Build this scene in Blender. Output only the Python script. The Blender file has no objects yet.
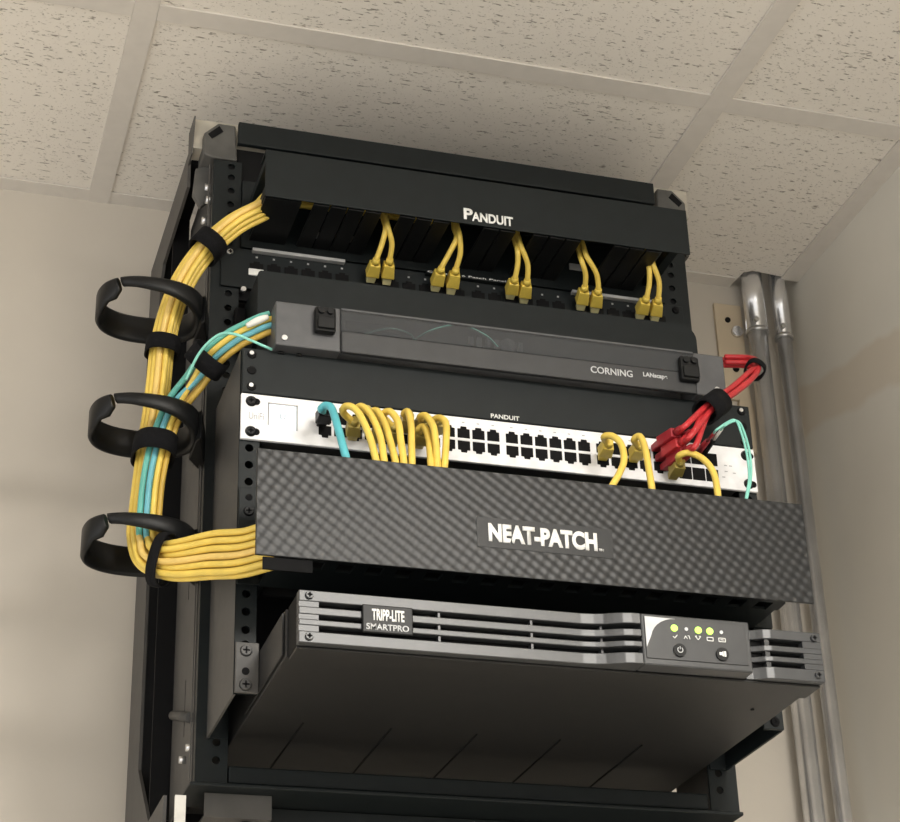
import bpy, bmesh, math, random
from mathutils import Vector, Matrix
random.seed(7)
sc = bpy.context.scene
COL = sc.collection
S = 0.001                      # everything below is written in millimetres

# ------------------------------------------------------------------ camera numbers
CAM = Vector((-276.5928, -1585.0758, -742.2971))
YAW, PITCH, ROLL, FOC = 0.3078325, 0.4761893, -0.0332216, 1941.5139
_F = Vector((math.sin(YAW)*math.cos(PITCH), math.cos(YAW)*math.cos(PITCH), math.sin(PITCH)))
_R0 = Vector((math.cos(YAW), -math.sin(YAW), 0)); _U0 = _R0.cross(_F)
_c, _s = math.cos(ROLL), math.sin(ROLL)
_R = _R0*_c + _U0*_s; _U = _U0*_c - _R0*_s
def at(u, v, y):
    "where the sight line through a photograph pixel meets the depth plane y"
    d = _R*((u-450)/FOC) + _U*(-(v-411)/FOC) + _F
    return CAM + d*((y-CAM.y)/d.y)

# ------------------------------------------------------------------ materials
def new_mat(name):
    m = bpy.data.materials.new(name); m.use_nodes = True
    nt = m.node_tree; b = nt.nodes['Principled BSDF']
    return m, nt, b
def setin(b, **k):
    for a, v in k.items():
        n = a.replace('_', ' ')
        if n in b.inputs: b.inputs[n].default_value = v
def mat(name, col, rough=.5, metal=0, spec=.5, var=.12, scale=60, bump=0, coat=0):
    m, nt, b = new_mat(name)
    setin(b, Roughness=rough, Metallic=metal); b.inputs['Specular IOR Level'].default_value = spec
    if coat: b.inputs['Coat Weight'].default_value = coat
    tc = nt.nodes.new('ShaderNodeTexCoord'); n = nt.nodes.new('ShaderNodeTexNoise')
    n.inputs['Scale'].default_value = scale; n.inputs['Detail'].default_value = 3
    nt.links.new(tc.outputs['Object'], n.inputs['Vector'])
    r = nt.nodes.new('ShaderNodeValToRGB')
    c = Vector(col)
    r.color_ramp.elements[0].position = .3; r.color_ramp.elements[1].position = .7
    r.color_ramp.elements[0].color = (*(c*(1-var)), 1); r.color_ramp.elements[1].color = (*[min(1, x) for x in c*(1+var)], 1)
    nt.links.new(n.outputs['Fac'], r.inputs['Fac']); nt.links.new(r.outputs['Color'], b.inputs['Base Color'])
    if bump:
        n2 = nt.nodes.new('ShaderNodeTexNoise'); n2.inputs['Scale'].default_value = 1500
        nt.links.new(tc.outputs['Object'], n2.inputs['Vector'])
        bp = nt.nodes.new('ShaderNodeBump'); bp.inputs['Strength'].default_value = bump; bp.inputs['Distance'].default_value = .0004
        nt.links.new(n2.outputs['Fac'], bp.inputs['Height']); nt.links.new(bp.outputs['Normal'], b.inputs['Normal'])
    return m
M = {}
M['black']   = mat('black_powder_coat', (.0072,.0102,.0110), .5, spec=.26, bump=.25)
M['blackp']  = mat('black_plastic', (.006,.0063,.0066), .42, spec=.25)
M['ink']     = mat('matt_black', (.004,.004,.0045), .8, spec=.2)
M['velcro']  = mat('black_velcro', (.007,.007,.008), .95, spec=.15, scale=900, var=.5)
M['greym']   = mat('dark_grey_metal', (.055,.054,.052), .5, metal=.3)
M['frame']   = mat('grey_side_lit_rack_metal', (.060,.057,.053), .55, bump=.15)  # grey metal, also black rack paint with side light put into its colour
M['corner']  = mat('grey_corner_metal', (.085,.083,.078), .55, metal=.2, var=.25, scale=40)
M['beige']   = mat('beige_metal', (.42,.39,.33), .6)
M['white']   = mat('white_faceplate', (.86,.86,.87), .32)
M['letter']  = mat('white_lettering', (.85,.85,.83), .6)
M['faint']   = mat('faint_grey_print', (.42,.42,.44), .6)
M['steel']   = mat('zinc_steel', (.62,.62,.62), .3, metal=.9)
M['conduit'] = mat('galvanised_conduit', (.78,.78,.79), .26, metal=.85, var=.18, scale=14)
M['yellow']  = mat('yellow_jacket', (.80,.58,.11), .42, var=.08)
M['ytan']    = mat('ochre_jacket', (.55,.36,.06), .45, var=.08)
M['ypale']   = mat('pale_yellow_jacket', (.83,.58,.17), .45, var=.08)
M['yboot']   = mat('yellow_plug_boot', (.70,.52,.09), .38)
M['yclear']  = mat('clear_yellow_plug', (.80,.72,.38), .18)
M['oboot']   = mat('olive_plug_boot', (.45,.35,.09), .4)
M['cyan']    = mat('cyan_jacket', (.10,.46,.52), .42)
M['teal']    = mat('teal_jacket', (.12,.43,.36), .42)
M['blue']    = mat('light_blue_jacket', (.14,.43,.50), .42)
M['aqua']    = mat('aqua_fibre', (.24,.62,.52), .38)
M['red']     = mat('red_jacket', (.50,.03,.036), .4)
M['redd']    = mat('dark_red_boot', (.34,.02,.03), .4)
M['sheath']  = mat('white_sheath', (.75,.73,.68), .5)
M['ups']     = mat('charcoal_bezel', (.042,.0435,.046), .36)
M['upsb']    = mat('charcoal_sheet_metal', (.016,.0155,.015), .45, spec=.35, bump=.2)
M['upspanel']= mat('grey_control_panel', (.030,.031,.033), .4)
M['silver']  = mat('silver_print', (.55,.56,.57), .4)
M['case']    = mat('grey_housing_metal', (.085,.086,.09), .42, metal=.2)
M['plate']   = mat('logo_plate_black', (.019,.0195,.020), .42, spec=.3)
M['door']    = mat('dark_door_band', (.032,.033,.035), .42)
M['tab']     = mat('light_grey_tab', (.36,.36,.36), .5)
M['board']   = mat('tan_plywood', (.58,.48,.345), .7, scale=9, var=.12)
M['hole']    = mat('ceiling_void', (.004,.004,.004), .95, spec=.1)

def emis(name, col, s):
    m, nt, b = new_mat(name); setin(b, Roughness=.3)
    b.inputs['Base Color'].default_value = (*col, 1)
    b.inputs['Emission Color'].default_value = (*col, 1); b.inputs['Emission Strength'].default_value = s
    return m
M['led'] = emis('green_led', (.55,.95,.12), .9)
M['screen'] = emis('touch_display', (.80,.88,.95), .25)
# smoked acrylic door
m, nt, b = new_mat('smoked_acrylic')
setin(b, Roughness=.3); b.inputs['Base Color'].default_value = (.085,.088,.092,1)
tr = nt.nodes.new('ShaderNodeBsdfTransparent'); tr.inputs['Color'].default_value = (.72,.74,.76,1)
mx = nt.nodes.new('ShaderNodeMixShader'); mx.inputs['Fac'].default_value = .55
nt.links.new(b.outputs[0], mx.inputs[1]); nt.links.new(tr.outputs[0], mx.inputs[2])
nt.links.new(mx.outputs[0], nt.nodes['Material Output'].inputs['Surface']); M['smoke'] = m
# carbon weave cover: diagonal raised checks
m, nt, b = new_mat('carbon_weave_cover')
setin(b, Roughness=.38); b.inputs['Specular IOR Level'].default_value = .30
tc = nt.nodes.new('ShaderNodeTexCoord'); sep = nt.nodes.new('ShaderNodeSeparateXYZ')
nt.links.new(tc.outputs['Object'], sep.inputs[0])
def mth(op, a, bb=None, v=None):
    n = nt.nodes.new('ShaderNodeMath'); n.operation = op
    nt.links.new(a, n.inputs[0])
    if bb is not None: nt.links.new(bb, n.inputs[1])
    if v is not None: n.inputs[1].default_value = v
    return n.outputs[0]
k = 2*math.pi/.0112
xs = mth('MULTIPLY', sep.outputs[0], v=-k); zs = mth('MULTIPLY', sep.outputs[2], v=k*.95)
w = mth('MULTIPLY', mth('SINE', mth('SUBTRACT', xs, mth('MULTIPLY', zs, v=.25))), mth('SINE', mth('ADD', zs, mth('MULTIPLY', xs, v=.12))))
bp = nt.nodes.new('ShaderNodeBump'); bp.inputs['Strength'].default_value = .30; bp.inputs['Distance'].default_value = .0007
nt.links.new(w, bp.inputs['Height']); nt.links.new(bp.outputs['Normal'], b.inputs['Normal'])
rr = nt.nodes.new('ShaderNodeValToRGB'); rr.color_ramp.elements[0].position = .25; rr.color_ramp.elements[1].position = .75
rr.color_ramp.elements[0].color = (.013,.0135,.014,1); rr.color_ramp.elements[1].color = (.021,.0215,.022,1)
nt.links.new(mth('ADD', mth('MULTIPLY', w, v=.5), v=.5), rr.inputs['Fac']); nt.links.new(rr.outputs[0], b.inputs['Base Color'])
M['weave'] = m
# painted wall
def wall_mat(name, col, seam=False):
    m, nt, b = new_mat(name); setin(b, Roughness=.72); b.inputs['Specular IOR Level'].default_value = .25
    tc = nt.nodes.new('ShaderNodeTexCoord'); n = nt.nodes.new('ShaderNodeTexNoise')
    n.inputs['Scale'].default_value = 3.2; n.inputs['Detail'].default_value = 4
    nt.links.new(tc.outputs['Object'], n.inputs['Vector'])
    r = nt.nodes.new('ShaderNodeValToRGB'); c = Vector(col)
    r.color_ramp.elements[0].color = (*(c*.93), 1); r.color_ramp.elements[1].color = (*(c*1.06), 1)
    r.color_ramp.elements[0].position = .35; r.color_ramp.elements[1].position = .68
    nt.links.new(n.outputs['Fac'], r.inputs['Fac'])
    out = r.outputs['Color']
    if seam:   # bare tan strip across the painted wallboard
        sp = nt.nodes.new('ShaderNodeSeparateXYZ'); gp = nt.nodes.new('ShaderNodeNewGeometry'); nt.links.new(gp.outputs['Position'], sp.inputs[0])
        def mt(op, a, v=None, l=None):
            q = nt.nodes.new('ShaderNodeMath'); q.operation = op; nt.links.new(a, q.inputs[0])
            if v is not None: q.inputs[1].default_value = v
            if l is not None: nt.links.new(l, q.inputs[1])
            return q.outputs[0]
        zc = mt('SUBTRACT', mt('SUBTRACT', sp.outputs[2], .279), l=mt('MULTIPLY', mt('SUBTRACT', sp.outputs[1], .055), .20))
        n3 = nt.nodes.new('ShaderNodeTexNoise'); n3.inputs['Scale'].default_value = 14
        nt.links.new(tc.outputs['Object'], n3.inputs['Vector'])
        d = mt('ADD', mt('ABSOLUTE', zc), l=mt('MULTIPLY', mt('SUBTRACT', n3.outputs['Fac'], .5), .03))
        mr = nt.nodes.new('ShaderNodeMapRange'); mr.inputs['From Min'].default_value = .035; mr.inputs['From Max'].default_value = .026
        nt.links.new(d, mr.inputs['Value'])
        mix = nt.nodes.new('ShaderNodeMixRGB'); mix.inputs['Color2'].default_value = (.63,.545,.43,1)
        fac = mt('MULTIPLY', mr.outputs[0], .6)
        nt.links.new(fac, mix.inputs['Fac']); nt.links.new(out, mix.inputs['Color1']); out = mix.outputs[0]
    nt.links.new(out, b.inputs['Base Color'])
    n2 = nt.nodes.new('ShaderNodeTexNoise'); n2.inputs['Scale'].default_value = 220
    nt.links.new(tc.outputs['Object'], n2.inputs['Vector'])
    bp = nt.nodes.new('ShaderNodeBump'); bp.inputs['Strength'].default_value = .08; bp.inputs['Distance'].default_value = .001
    nt.links.new(n2.outputs['Fac'], bp.inputs['Height']); nt.links.new(bp.outputs['Normal'], b.inputs['Normal'])
    return m
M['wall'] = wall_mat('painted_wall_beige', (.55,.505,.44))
M['wallr'] = wall_mat('right_wall_lightened_beige', (.70,.665,.59), True)  # beige lightened beyond the back wall to stand in for light here
M['floor'] = mat('grey_vinyl_floor', (.62,.60,.56), .5, scale=5)
# fissured mineral ceiling tile
m, nt, b = new_mat('fissured_ceiling_tile'); setin(b, Roughness=.9); b.inputs['Specular IOR Level'].default_value = .1
tc = nt.nodes.new('ShaderNodeTexCoord')
def fiss(sx, sy, lo, hi):
    mp = nt.nodes.new('ShaderNodeMapping'); mp.inputs['Scale'].default_value = (sx, sy, 1)
    nt.links.new(tc.outputs['Object'], mp.inputs['Vector'])
    # wander a little so that the fissures are not ruled lines
    wn = nt.nodes.new('ShaderNodeTexNoise'); wn.inputs['Scale'].default_value = 25
    nt.links.new(tc.outputs['Object'], wn.inputs['Vector'])
    ad = nt.nodes.new('ShaderNodeMixRGB'); ad.blend_type = 'ADD'; ad.inputs['Fac'].default_value = .9
    nt.links.new(mp.outputs[0], ad.inputs['Color1']); nt.links.new(wn.outputs['Color'], ad.inputs['Color2'])
    n = nt.nodes.new('ShaderNodeTexNoise'); n.inputs['Scale'].default_value = 1; n.inputs['Detail'].default_value = 2.5; n.inputs['Roughness'].default_value = .6
    nt.links.new(ad.outputs[0], n.inputs['Vector'])
    mr = nt.nodes.new('ShaderNodeMapRange'); mr.inputs['From Min'].default_value = lo; mr.inputs['From Max'].default_value = hi
    nt.links.new(n.outputs['Fac'], mr.inputs['Value']); return mr.outputs[0]
f1 = fiss(90, 300, .315, .375); f2 = fiss(300, 560, .29, .36)
mn = nt.nodes.new('ShaderNodeMath'); mn.operation = 'MULTIPLY'; nt.links.new(f1, mn.inputs[0]); nt.links.new(f2, mn.inputs[1])
mixc = nt.nodes.new('ShaderNodeMixRGB'); mixc.inputs['Color1'].default_value = (.36,.325,.285,1); mixc.inputs['Color2'].default_value = (.80,.755,.69,1)
nt.links.new(mn.outputs[0], mixc.inputs['Fac']); nt.links.new(mixc.outputs[0], b.inputs['Base Color'])
bp = nt.nodes.new('ShaderNodeBump'); bp.inputs['Strength'].default_value = .6; bp.inputs['Distance'].default_value = .002
nt.links.new(mn.outputs[0], bp.inputs['Height']); nt.links.new(bp.outputs['Normal'], b.inputs['Normal'])
M['tile'] = m
M['grid'] = mat('ceiling_grid_beige', (.66,.62,.57), .6, var=.03)

# ------------------------------------------------------------------ mesh helpers
WORLD = {}
def V(*a): return Vector(a)
class MB:
    def __init__(s): s.bm = bmesh.new()
    def box(s, x0, x1, y0, y1, z0, z1, bev=0):
        t = bmesh.new(); bmesh.ops.create_cube(t, size=1)
        for v in t.verts:
            v.co = Vector(((x0+x1)/2+v.co.x*(x1-x0), (y0+y1)/2+v.co.y*(y1-y0), (z0+z1)/2+v.co.z*(z1-z0)))
        if bev: bmesh.ops.bevel(t, geom=t.edges[:], offset=bev, segments=2, affect='EDGES', profile=.5)
        return s.merge(t)
    def merge(s, t):
        mp = {v: s.bm.verts.new(v.co) for v in t.verts}
        for f in t.faces:
            try: s.bm.faces.new([mp[v] for v in f.verts]).smooth = f.smooth
            except ValueError: pass
        t.free(); return s
    def prism(s, pts, axis, a, b, bev=0):
        "polygon pts in the other two axes (order x,y,z) extruded along axis from a to b"
        def P(p, h):
            return {'x': V(h, p[0], p[1]), 'y': V(p[0], h, p[1]), 'z': V(p[0], p[1], h)}[axis]
        t = bmesh.new()
        lo = [t.verts.new(P(p, a)) for p in pts]; hi = [t.verts.new(P(p, b)) for p in pts]
        n = len(pts)
        t.faces.new(lo); t.faces.new(hi[::-1])
        for i in range(n): t.faces.new((lo[i], lo[(i+1) % n], hi[(i+1) % n], hi[i]))
        bmesh.ops.recalc_face_normals(t, faces=t.faces[:])
        if bev: bmesh.ops.bevel(t, geom=t.edges[:], offset=bev, segments=2, affect='EDGES', profile=.5)
        return s.merge(t)
    def cyl(s, p, q, r, r2=None, n=20):
        return s.tube([Vector(p), Vector(q)], [r, r if r2 is None else r2], n)
    def tube(s, pts, r, n=10, cap=True):
        pts = [Vector(p) for p in pts]; R = r if isinstance(r, (list, tuple)) else [r]*len(pts)
        rings = []; prev = None
        for i, p in enumerate(pts):
            T = (pts[min(i+1, len(pts)-1)] - pts[max(i-1, 0)]).normalized()
            if prev is None:
                a = Vector((0, 1, 0)) if abs(T.y) < .9 else Vector((1, 0, 0))
                u = T.cross(a).normalized()
            else:
                u = (prev - T*prev.dot(T)).normalized()
            prev = u; w = T.cross(u)
            rings.append([s.bm.verts.new(p + (u*math.cos(2*math.pi*k/n) + w*math.sin(2*math.pi*k/n))*R[i]) for k in range(n)])
        for a, b in zip(rings, rings[1:]):
            for k in range(n):
                f = s.bm.faces.new((a[k], a[(k+1) % n], b[(k+1) % n], b[k])); f.smooth = True
        if cap:
            s.bm.faces.new(rings[0][::-1]); s.bm.faces.new(rings[-1])
        return s
    def holed(s, x0, x1, y0, y1, cells, r, n=16):
        "vertical strip facing -y, thickness y0..y1, one round hole per cell (za, zb, zc); zc None = no hole"
        xc = (x0+x1)/2
        for za, zb, zc in cells:
            if zc is None: s.box(x0, x1, y0, y1, za, zb); continue
            sq, ci = [], []
            for k in range(n):
                a = 2*math.pi*(k+.5)/n; c, q = math.cos(a), math.sin(a)
                ci.append((xc+r*c, zc+r*q))
                m = max(abs(c)/(x1-xc), abs(q)/((zb-zc) if q > 0 else (zc-za)))
                sq.append((xc+c/m, zc+q/m))
            cor = [(x1, zb), (x0, zb), (x0, za), (x1, za)]
            vs = {}
            for nm, L, yy in (('sf', sq, y0), ('cf', ci, y0), ('sb', sq, y1), ('cb', ci, y1)):
                vs[nm] = [s.bm.verts.new((p[0], yy, p[1])) for p in L]
            for k in range(n):
                j = (k+1) % n
                s.bm.faces.new((vs['sf'][k], vs['sf'][j], vs['cf'][j], vs['cf'][k]))
                s.bm.faces.new((vs['sb'][j], vs['sb'][k], vs['cb'][k], vs['cb'][j]))
                s.bm.faces.new((vs['cf'][k], vs['cf'][j], vs['cb'][j], vs['cb'][k]))
                # fill the corner wedge left between two neighbours on different sides
                for cx, cz in cor:
                    p, q = sq[k], sq[j]
                    on = lambda P: (abs(P[0]-cx) < 1e-6, abs(P[1]-cz) < 1e-6)
                    A, B = on(p), on(q)
                    if (A[0] and B[1] and not (A[1] or B[0])) or (A[1] and B[0] and not (A[0] or B[1])):
                        for yy, fl in ((y0, 0), (y1, 1)):
                            t = [s.bm.verts.new((p[0], yy, p[1])), s.bm.verts.new((cx, yy, cz)), s.bm.verts.new((q[0], yy, q[1]))]
                            s.bm.faces.new(t[::-1] if fl else t)
        return s
    def build(s, name, m, parent=None, recalc=True):
        if recalc: bmesh.ops.recalc_face_normals(s.bm, faces=s.bm.faces[:])
        lo = Vector([min(v.co[i] for v in s.bm.verts) for i in range(3)]); hi = Vector([max(v.co[i] for v in s.bm.verts) for i in range(3)])
        c = (lo+hi)/2
        for v in s.bm.verts: v.co = (v.co-c)*S
        me = bpy.data.meshes.new(name); s.bm.to_mesh(me); s.bm.free()
        me.materials.append(M[m] if isinstance(m, str) else m)
        o = bpy.data.objects.new(name, me); COL.objects.link(o)
        WORLD[o.name] = c; base = V(0,0,0)
        if parent is not None: o.parent = parent; base = WORLD[parent.name]
        o.location = (c-base)*S
        return o
def box(name, m, parent, *d, bev=0): return MB().box(*d, bev=bev).build(name, m, parent)
def tag(o, label=None, cat=None, group=None, kind=None):
    for k_, v_ in (('label', label), ('category', cat), ('group', group), ('kind', kind)):
        if v_: o[k_] = v_
    return o
def thing(name, label, cat, loc, group=None):
    o = bpy.data.objects.new(name, None); COL.objects.link(o); o.empty_display_size = .02
    o.location = Vector(loc)*S; WORLD[o.name] = Vector(loc); return tag(o, label, cat, group)
def dup(o, delta, parent=None):
    "copy one object and its children, moved by delta"
    c = o.copy(); COL.objects.link(c); c.parent = parent
    d = Vector(delta) if parent is None or delta else V(0,0,0)
    c.location = o.location + d*S; WORLD[c.name] = WORLD[o.name] + Vector(delta or (0,0,0))
    for ch in list(o.children):
        if ch is not c:
            q = ch.copy(); COL.objects.link(q); q.parent = c; WORLD[q.name] = WORLD[ch.name]
            for g in list(ch.children):
                h = g.copy(); COL.objects.link(h); h.parent = q; WORLD[h.name] = WORLD[g.name]
    return c
def curve(pts, per=10):
    P = [Vector(p) for p in pts]; out = []
    Q = [P[0]*2-P[1]] + P + [P[-1]*2-P[-2]]
    for i in range(1, len(Q)-2):
        a, b, c, d = Q[i-1:i+3]
        for k_ in range(per):
            t = k_/per
            out.append(.5*((2*b)+(c-a)*t+(2*a-5*b+4*c-d)*t*t+(3*b-a-3*c+d)*t**3))
    out.append(P[-1]); return out
def text(name, s, m, parent, x0, x1, z0, z1, y, bold=0, depth=.5, shear=0, label=None):
    cu = bpy.data.curves.new(name, 'FONT'); cu.body = s; cu.size = 1; cu.extrude = 0; cu.offset = bold; cu.shear = shear
    to = bpy.data.objects.new('t', cu); COL.objects.link(to)
    dg = bpy.context.evaluated_depsgraph_get(); me = bpy.data.meshes.new_from_object(to.evaluated_get(dg))
    bpy.data.objects.remove(to); bm = bmesh.new(); bm.from_mesh(me); bpy.data.meshes.remove(me)
    xs = [v.co.x for v in bm.verts]; ys = [v.co.y for v in bm.verts]
    ax, bx, ay, by = min(xs), max(xs), min(ys), max(ys)
    for v in bm.verts:
        v.co = Vector((x0+(v.co.x-ax)/(bx-ax)*(x1-x0), y, z0+(v.co.y-ay)/(by-ay)*(z1-z0)))
    r = bmesh.ops.extrude_face_region(bm, geom=bm.faces[:])
    for e in r['geom']:
        if isinstance(e, bmesh.types.BMVert): e.co.y -= depth
    q = MB(); q.bm.free(); q.bm = bm
    o = q.build(name, m, parent)
    if label: o['label'] = label
    return o
def screw(parent, x, y, z, m='steel', r=4.2, name='screw'):
    q = MB(); q.cyl((x, y, z), (x, y-2.2, z), r, r*.8, 14)
    o = q.build(name, m, parent)
    q = MB(); q.box(x-r*.55, x+r*.55, y-2.7, y-2.15, z-.6, z+.6); q.box(x-.6, x+.6, y-2.7, y-2.15, z-r*.55, z+r*.55)
    q.build('screw_recess', 'ink', o)
    return o
U = 44.45

# ------------------------------------------------------------------ the room
YW, XR, ZC = 292.0, 768.0, 490.6
def struct(o): o['kind'] = 'structure'; return o
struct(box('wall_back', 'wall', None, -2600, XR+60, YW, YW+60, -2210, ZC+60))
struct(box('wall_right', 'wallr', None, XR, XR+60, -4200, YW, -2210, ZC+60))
struct(box('floor', 'floor', None, -2600, XR+60, -4200, YW+60, -2260, -2210))
# ceiling tiles: grid of 610 mm, one notch cut out round the conduits
GX, GY = -91.1, -58.0
q = MB()
xs = [GX-610*4, GX-610*3, GX-610*2, GX-610, GX, GX+610, XR]; ys = [GY-610*k_ for k_ in range(6, -1, -1)] + [YW]
for i in range(len(xs)-1):
    for j in range(len(ys)-1):
        a, b_, c, d = xs[i]+1, xs[i+1]-1, ys[j]+1, ys[j+1]-1
        if i == len(xs)-2 and j == len(ys)-2:     # the notched corner tile
            q.prism([(a,c),(b_,c),(b_,d-36),(758,d-37),(748,d-35),(704,d-39),(694,d-33),(691,d-1),(a,d-1)], 'z', ZC+3, ZC+18)
        else: q.box(a, b_, c, d, ZC+3, ZC+18)
struct(q.build('ceiling', 'tile'))
struct(box('void_dark_sheet', 'hole', None, 640, XR, YW-110, YW, ZC+60, ZC+64))  # black sheet standing in for the dark space above the ceiling notch
q = MB()
for x in xs[1:-1]: q.box(x-12, x+12, ys[0], YW, ZC, ZC+2.6)
struct(q.build('trim_1', 'grid'))
q = MB()
for i in range(len(xs)-1):
    for y in ys[:-1]: q.box(xs[i]+12.2, xs[i+1]-12.2, y-12, y+12, ZC+.2, ZC+2.6)
struct(q.build('trim_2', 'grid'))
q = MB(); q.box(-2600, 690, YW-22, YW, ZC+.8, ZC+2.6); struct(q.build('trim_3', 'grid'))
q = MB(); q.box(XR-24, XR, -4200, YW-33, ZC+.6, ZC+2.6); struct(q.build('trim_4', 'grid'))

# conduits
def conduit(x, r, zj, label):
    t = thing('metal_conduit', label, 'pipe', (x, 267, -2210))
    y = 267
    MB().cyl((x, y, -2209), (x, y, ZC+58), r, n=28).build('pipe', 'conduit', t)
    q = MB(); q.cyl((x, y, zj-2), (x, y, ZC+40), r+1.3, n=28)
    co = q.build('coupling', 'conduit', t)
    for za in (zj-4,): MB().cyl((x, y, za), (x, y, za+4.5), r+2.4, n=28).build('coupling_rim', 'steel', co)
    q = MB(); q.cyl((x-r*.6, y-r-1, zj+8), (x-r*.6, y-r-5, zj+8), 3, n=12); q.build('set_screw', 'steel', co)
conduit(708.3, 11.8, 417, 'thicker metal conduit, nearer the rack of the two beside it')
conduit(743.5, 9.2, 414, 'thinner metal conduit tight in the corner of the right wall')
# tan board behind
t = thing('mounting_board', 'tan plywood board on the back wall between rack and conduits', 'board', (668, YW, 300))
box('panel', 'board', t, 664, 700, YW-5, YW-.2, 330, 463, bev=.8)
MB().cyl((690, YW-5, 424), (690, YW-10, 424), 7, n=22).build('knockout_plug', 'conduit', t)
MB().cyl((680, YW-5, 440), (680, YW-7, 440), 3.5, n=14).build('screw', 'ink', t)
MB().cyl((684, YW-5, 372), (684, YW-7, 372), 4, n=14).build('screw', 'ink', t)
q = MB(); q.prism([(676,262),(688,266),(699,258),(702,318),(697,334),(684,330),(678,300)], 'y', YW-7, YW-.2)
q.build('split_edge', 'board', t)

# ------------------------------------------------------------------ the wall rack
RK = thing('wall_rack', 'tall black wall mounted swing rack holding the network gear', 'rack', (241, 0, -275))
def holes(z0, z1):
    L = []; z = math.floor(z0/U)*U; pos = []
    while z < z1:
        pos += [z+6.35, z+22.22, z+38.1]; z += U
    pos = [p for p in pos if z0+5 < p < z1-5]
    edges = [z0] + [(a+b)/2 for a, b in zip(pos, pos[1:])] + [z1]
    return [(edges[i], edges[i+1], pos[i]) for i in range(len(pos))]
for side in (0, 1):
    fx = (lambda x: x) if side == 0 else (lambda x: 482.6-x)
    q = MB(); a, b_ = sorted((fx(-1.25), fx(18.75)))
    q.holed(a, b_, 0, 2.5, holes(-265, 368), 3.6)
    a, b_ = sorted((fx(-9), fx(-1.25))); q.box(a, b_, 0, 2.5, -265, 368)
    q.build('front_rail', 'black', RK)
    a, b_ = sorted((fx(-9), fx(-7)));
    q = MB()
    if side == 0:    # side face with long slots left open
        q.box(a, b_, 2.6, 62, -264, 366); q.box(a, b_, 66, 132, -264, 366)
        for z0, z1 in [(-264,-205),(-152,-75),(-22,60),(112,190),(242,366)]: q.box(a, b_, 62, 66, z0, z1)
    else: q.box(a, b_, 2.6, 132, -264, 366)
    q.build('side_flange', 'frame', RK)
    if side == 0:
        for x_ in (-10.2, -13): 
            q = MB(); q.box(x_, x_+1.1, 4 if x_ < -12 else 10, 6 if x_ < -12 else 12, -262, 364); q.build('edge_ridge', 'frame', RK)
# corner brackets
def corner(fx):
    q = MB(); pts = [(fx(-20),372),(fx(-20),397),(fx(-6),411),(fx(11.5),411),(fx(14),369),(fx(-11),369)]
    q.prism(pts, 'y', -1.5, 30, bev=1.5); c = q.build('corner_bracket', 'corner', RK)
    q = MB(); q.prism([(fx(-16),396),(fx(-5),407),(fx(-1),401),(fx(-12),391)], 'y', -2.4, -1.4); q.build('slot', 'ink', c)
corner(lambda x: x)
corner(lambda x: 478-x)
box('top_crossbar', 'black', RK, 13.5, 460, -8, -2, 386, 412, bev=1)
box('recess_shade', 'ink', RK, -6, 486, 3.2, 7, 212, 386)  # added black sheet that stands in for shade in the recess
box('bottom_crossbar', 'black', RK, 20, 462, 1, 40, -263, -248, bev=1.5)
q = MB(); q.box(-14, 492, -7, 60, -269, -265.5, bev=1); q.build('bottom_flange', 'black', RK)
q = MB(); q.box(2, 60, 12, 90, -290, -288); q.box(2, 60, 12, 14, -288, -269.4); q.build('foot_plate', 'frame', RK)
for x in (40, 47): MB().cyl((x, 25, -290), (x, 25, -297), 5 if x < 45 else 3.5, n=14).build('foot_bolt', 'steel' if x > 45 else 'ink', RK)
box('lower_panel', 'black', RK, 66, 478, 48, 54, -420, -270)
# light beige back beam behind the corners
q = MB(); q.box(-29, 505, 8, 30, 384, 419, bev=.8); 
q.build('rear_beam', 'beige', RK)
# wall bracket: C shaped side plates
def cplate(x0, x1):
    pts = [(31,392),(31,352),(178,350),(193,330),(193,-198),(115,-268),(31,-268),(31,-330),(268,-330),(268,394)]
    q = MB(); q.prism(pts, 'x', x0, x1); return q.build('wall_bracket_side', 'frame', RK)
cplate(-30, -27); cplate(509, 512)
q = MB(); q.prism([(-1,416),(31,416),(31,378),(10,378)], 'x', -30.2, -28.9) ; q.build('bracket_tip', 'frame', RK)
q = MB(); q.box(-26.8, 508.8, 268.2, 288, -330, 392); q.build('rack_back_shade', 'ink', RK)  # added black sheet for the shaded rack interior
q = MB(); q.box(-26.8, 4, 190, 267, -266, 391); q.build('hinge_channel_shade', 'ink', RK)  # channel filled in black to stand in for the unlit interior
box('side_gap_shade', 'ink', RK, -26.6, -10, 134, 138, -264, 385)  # added black plate, shade of the gap beside the rail
box('arm_top_shade', 'ink', RK, -26.6, -10, 31, 133, 380, 385)  # added black closing, shade inside the top arm
# hinge bolts on the left
for (u, v, y, r, m_) in ((183,185,20,5,'steel'),(207,200,10,4.5,'steel'),(196,190,40,5,'steel'),(199,220,30,4.5,'steel'),(193,243,40,4.5,'greym'),(191,748,18,3.6,'steel'),(183,760,52,3.6,'steel')):
    p = at(u, v, y); x = -9
    MB().cyl((x-.1, p.y, p.z), (x-5.5, p.y, p.z), r, r*.9, 12).build('hinge_bolt', m_, RK)
MB().cyl((-9.2, 100, -172), (-14, 100, -172), 3).cyl((-12, 108, -171), (-12, 12, -204), 4.5, n=14).build('latch_pin', 'greym', RK)
q = MB(); q.box(-24, -15, 4, 8, -360, -275); tag(q.build('white_strip', 'sheath', RK), 'white strip')
q = MB(); q.prism([(-24,366),(-10,372),(-10.5,330),(-18,322),(-26,336)], 'y', 18, 24); q.build('hinge_plate', 'corner', RK)

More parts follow.
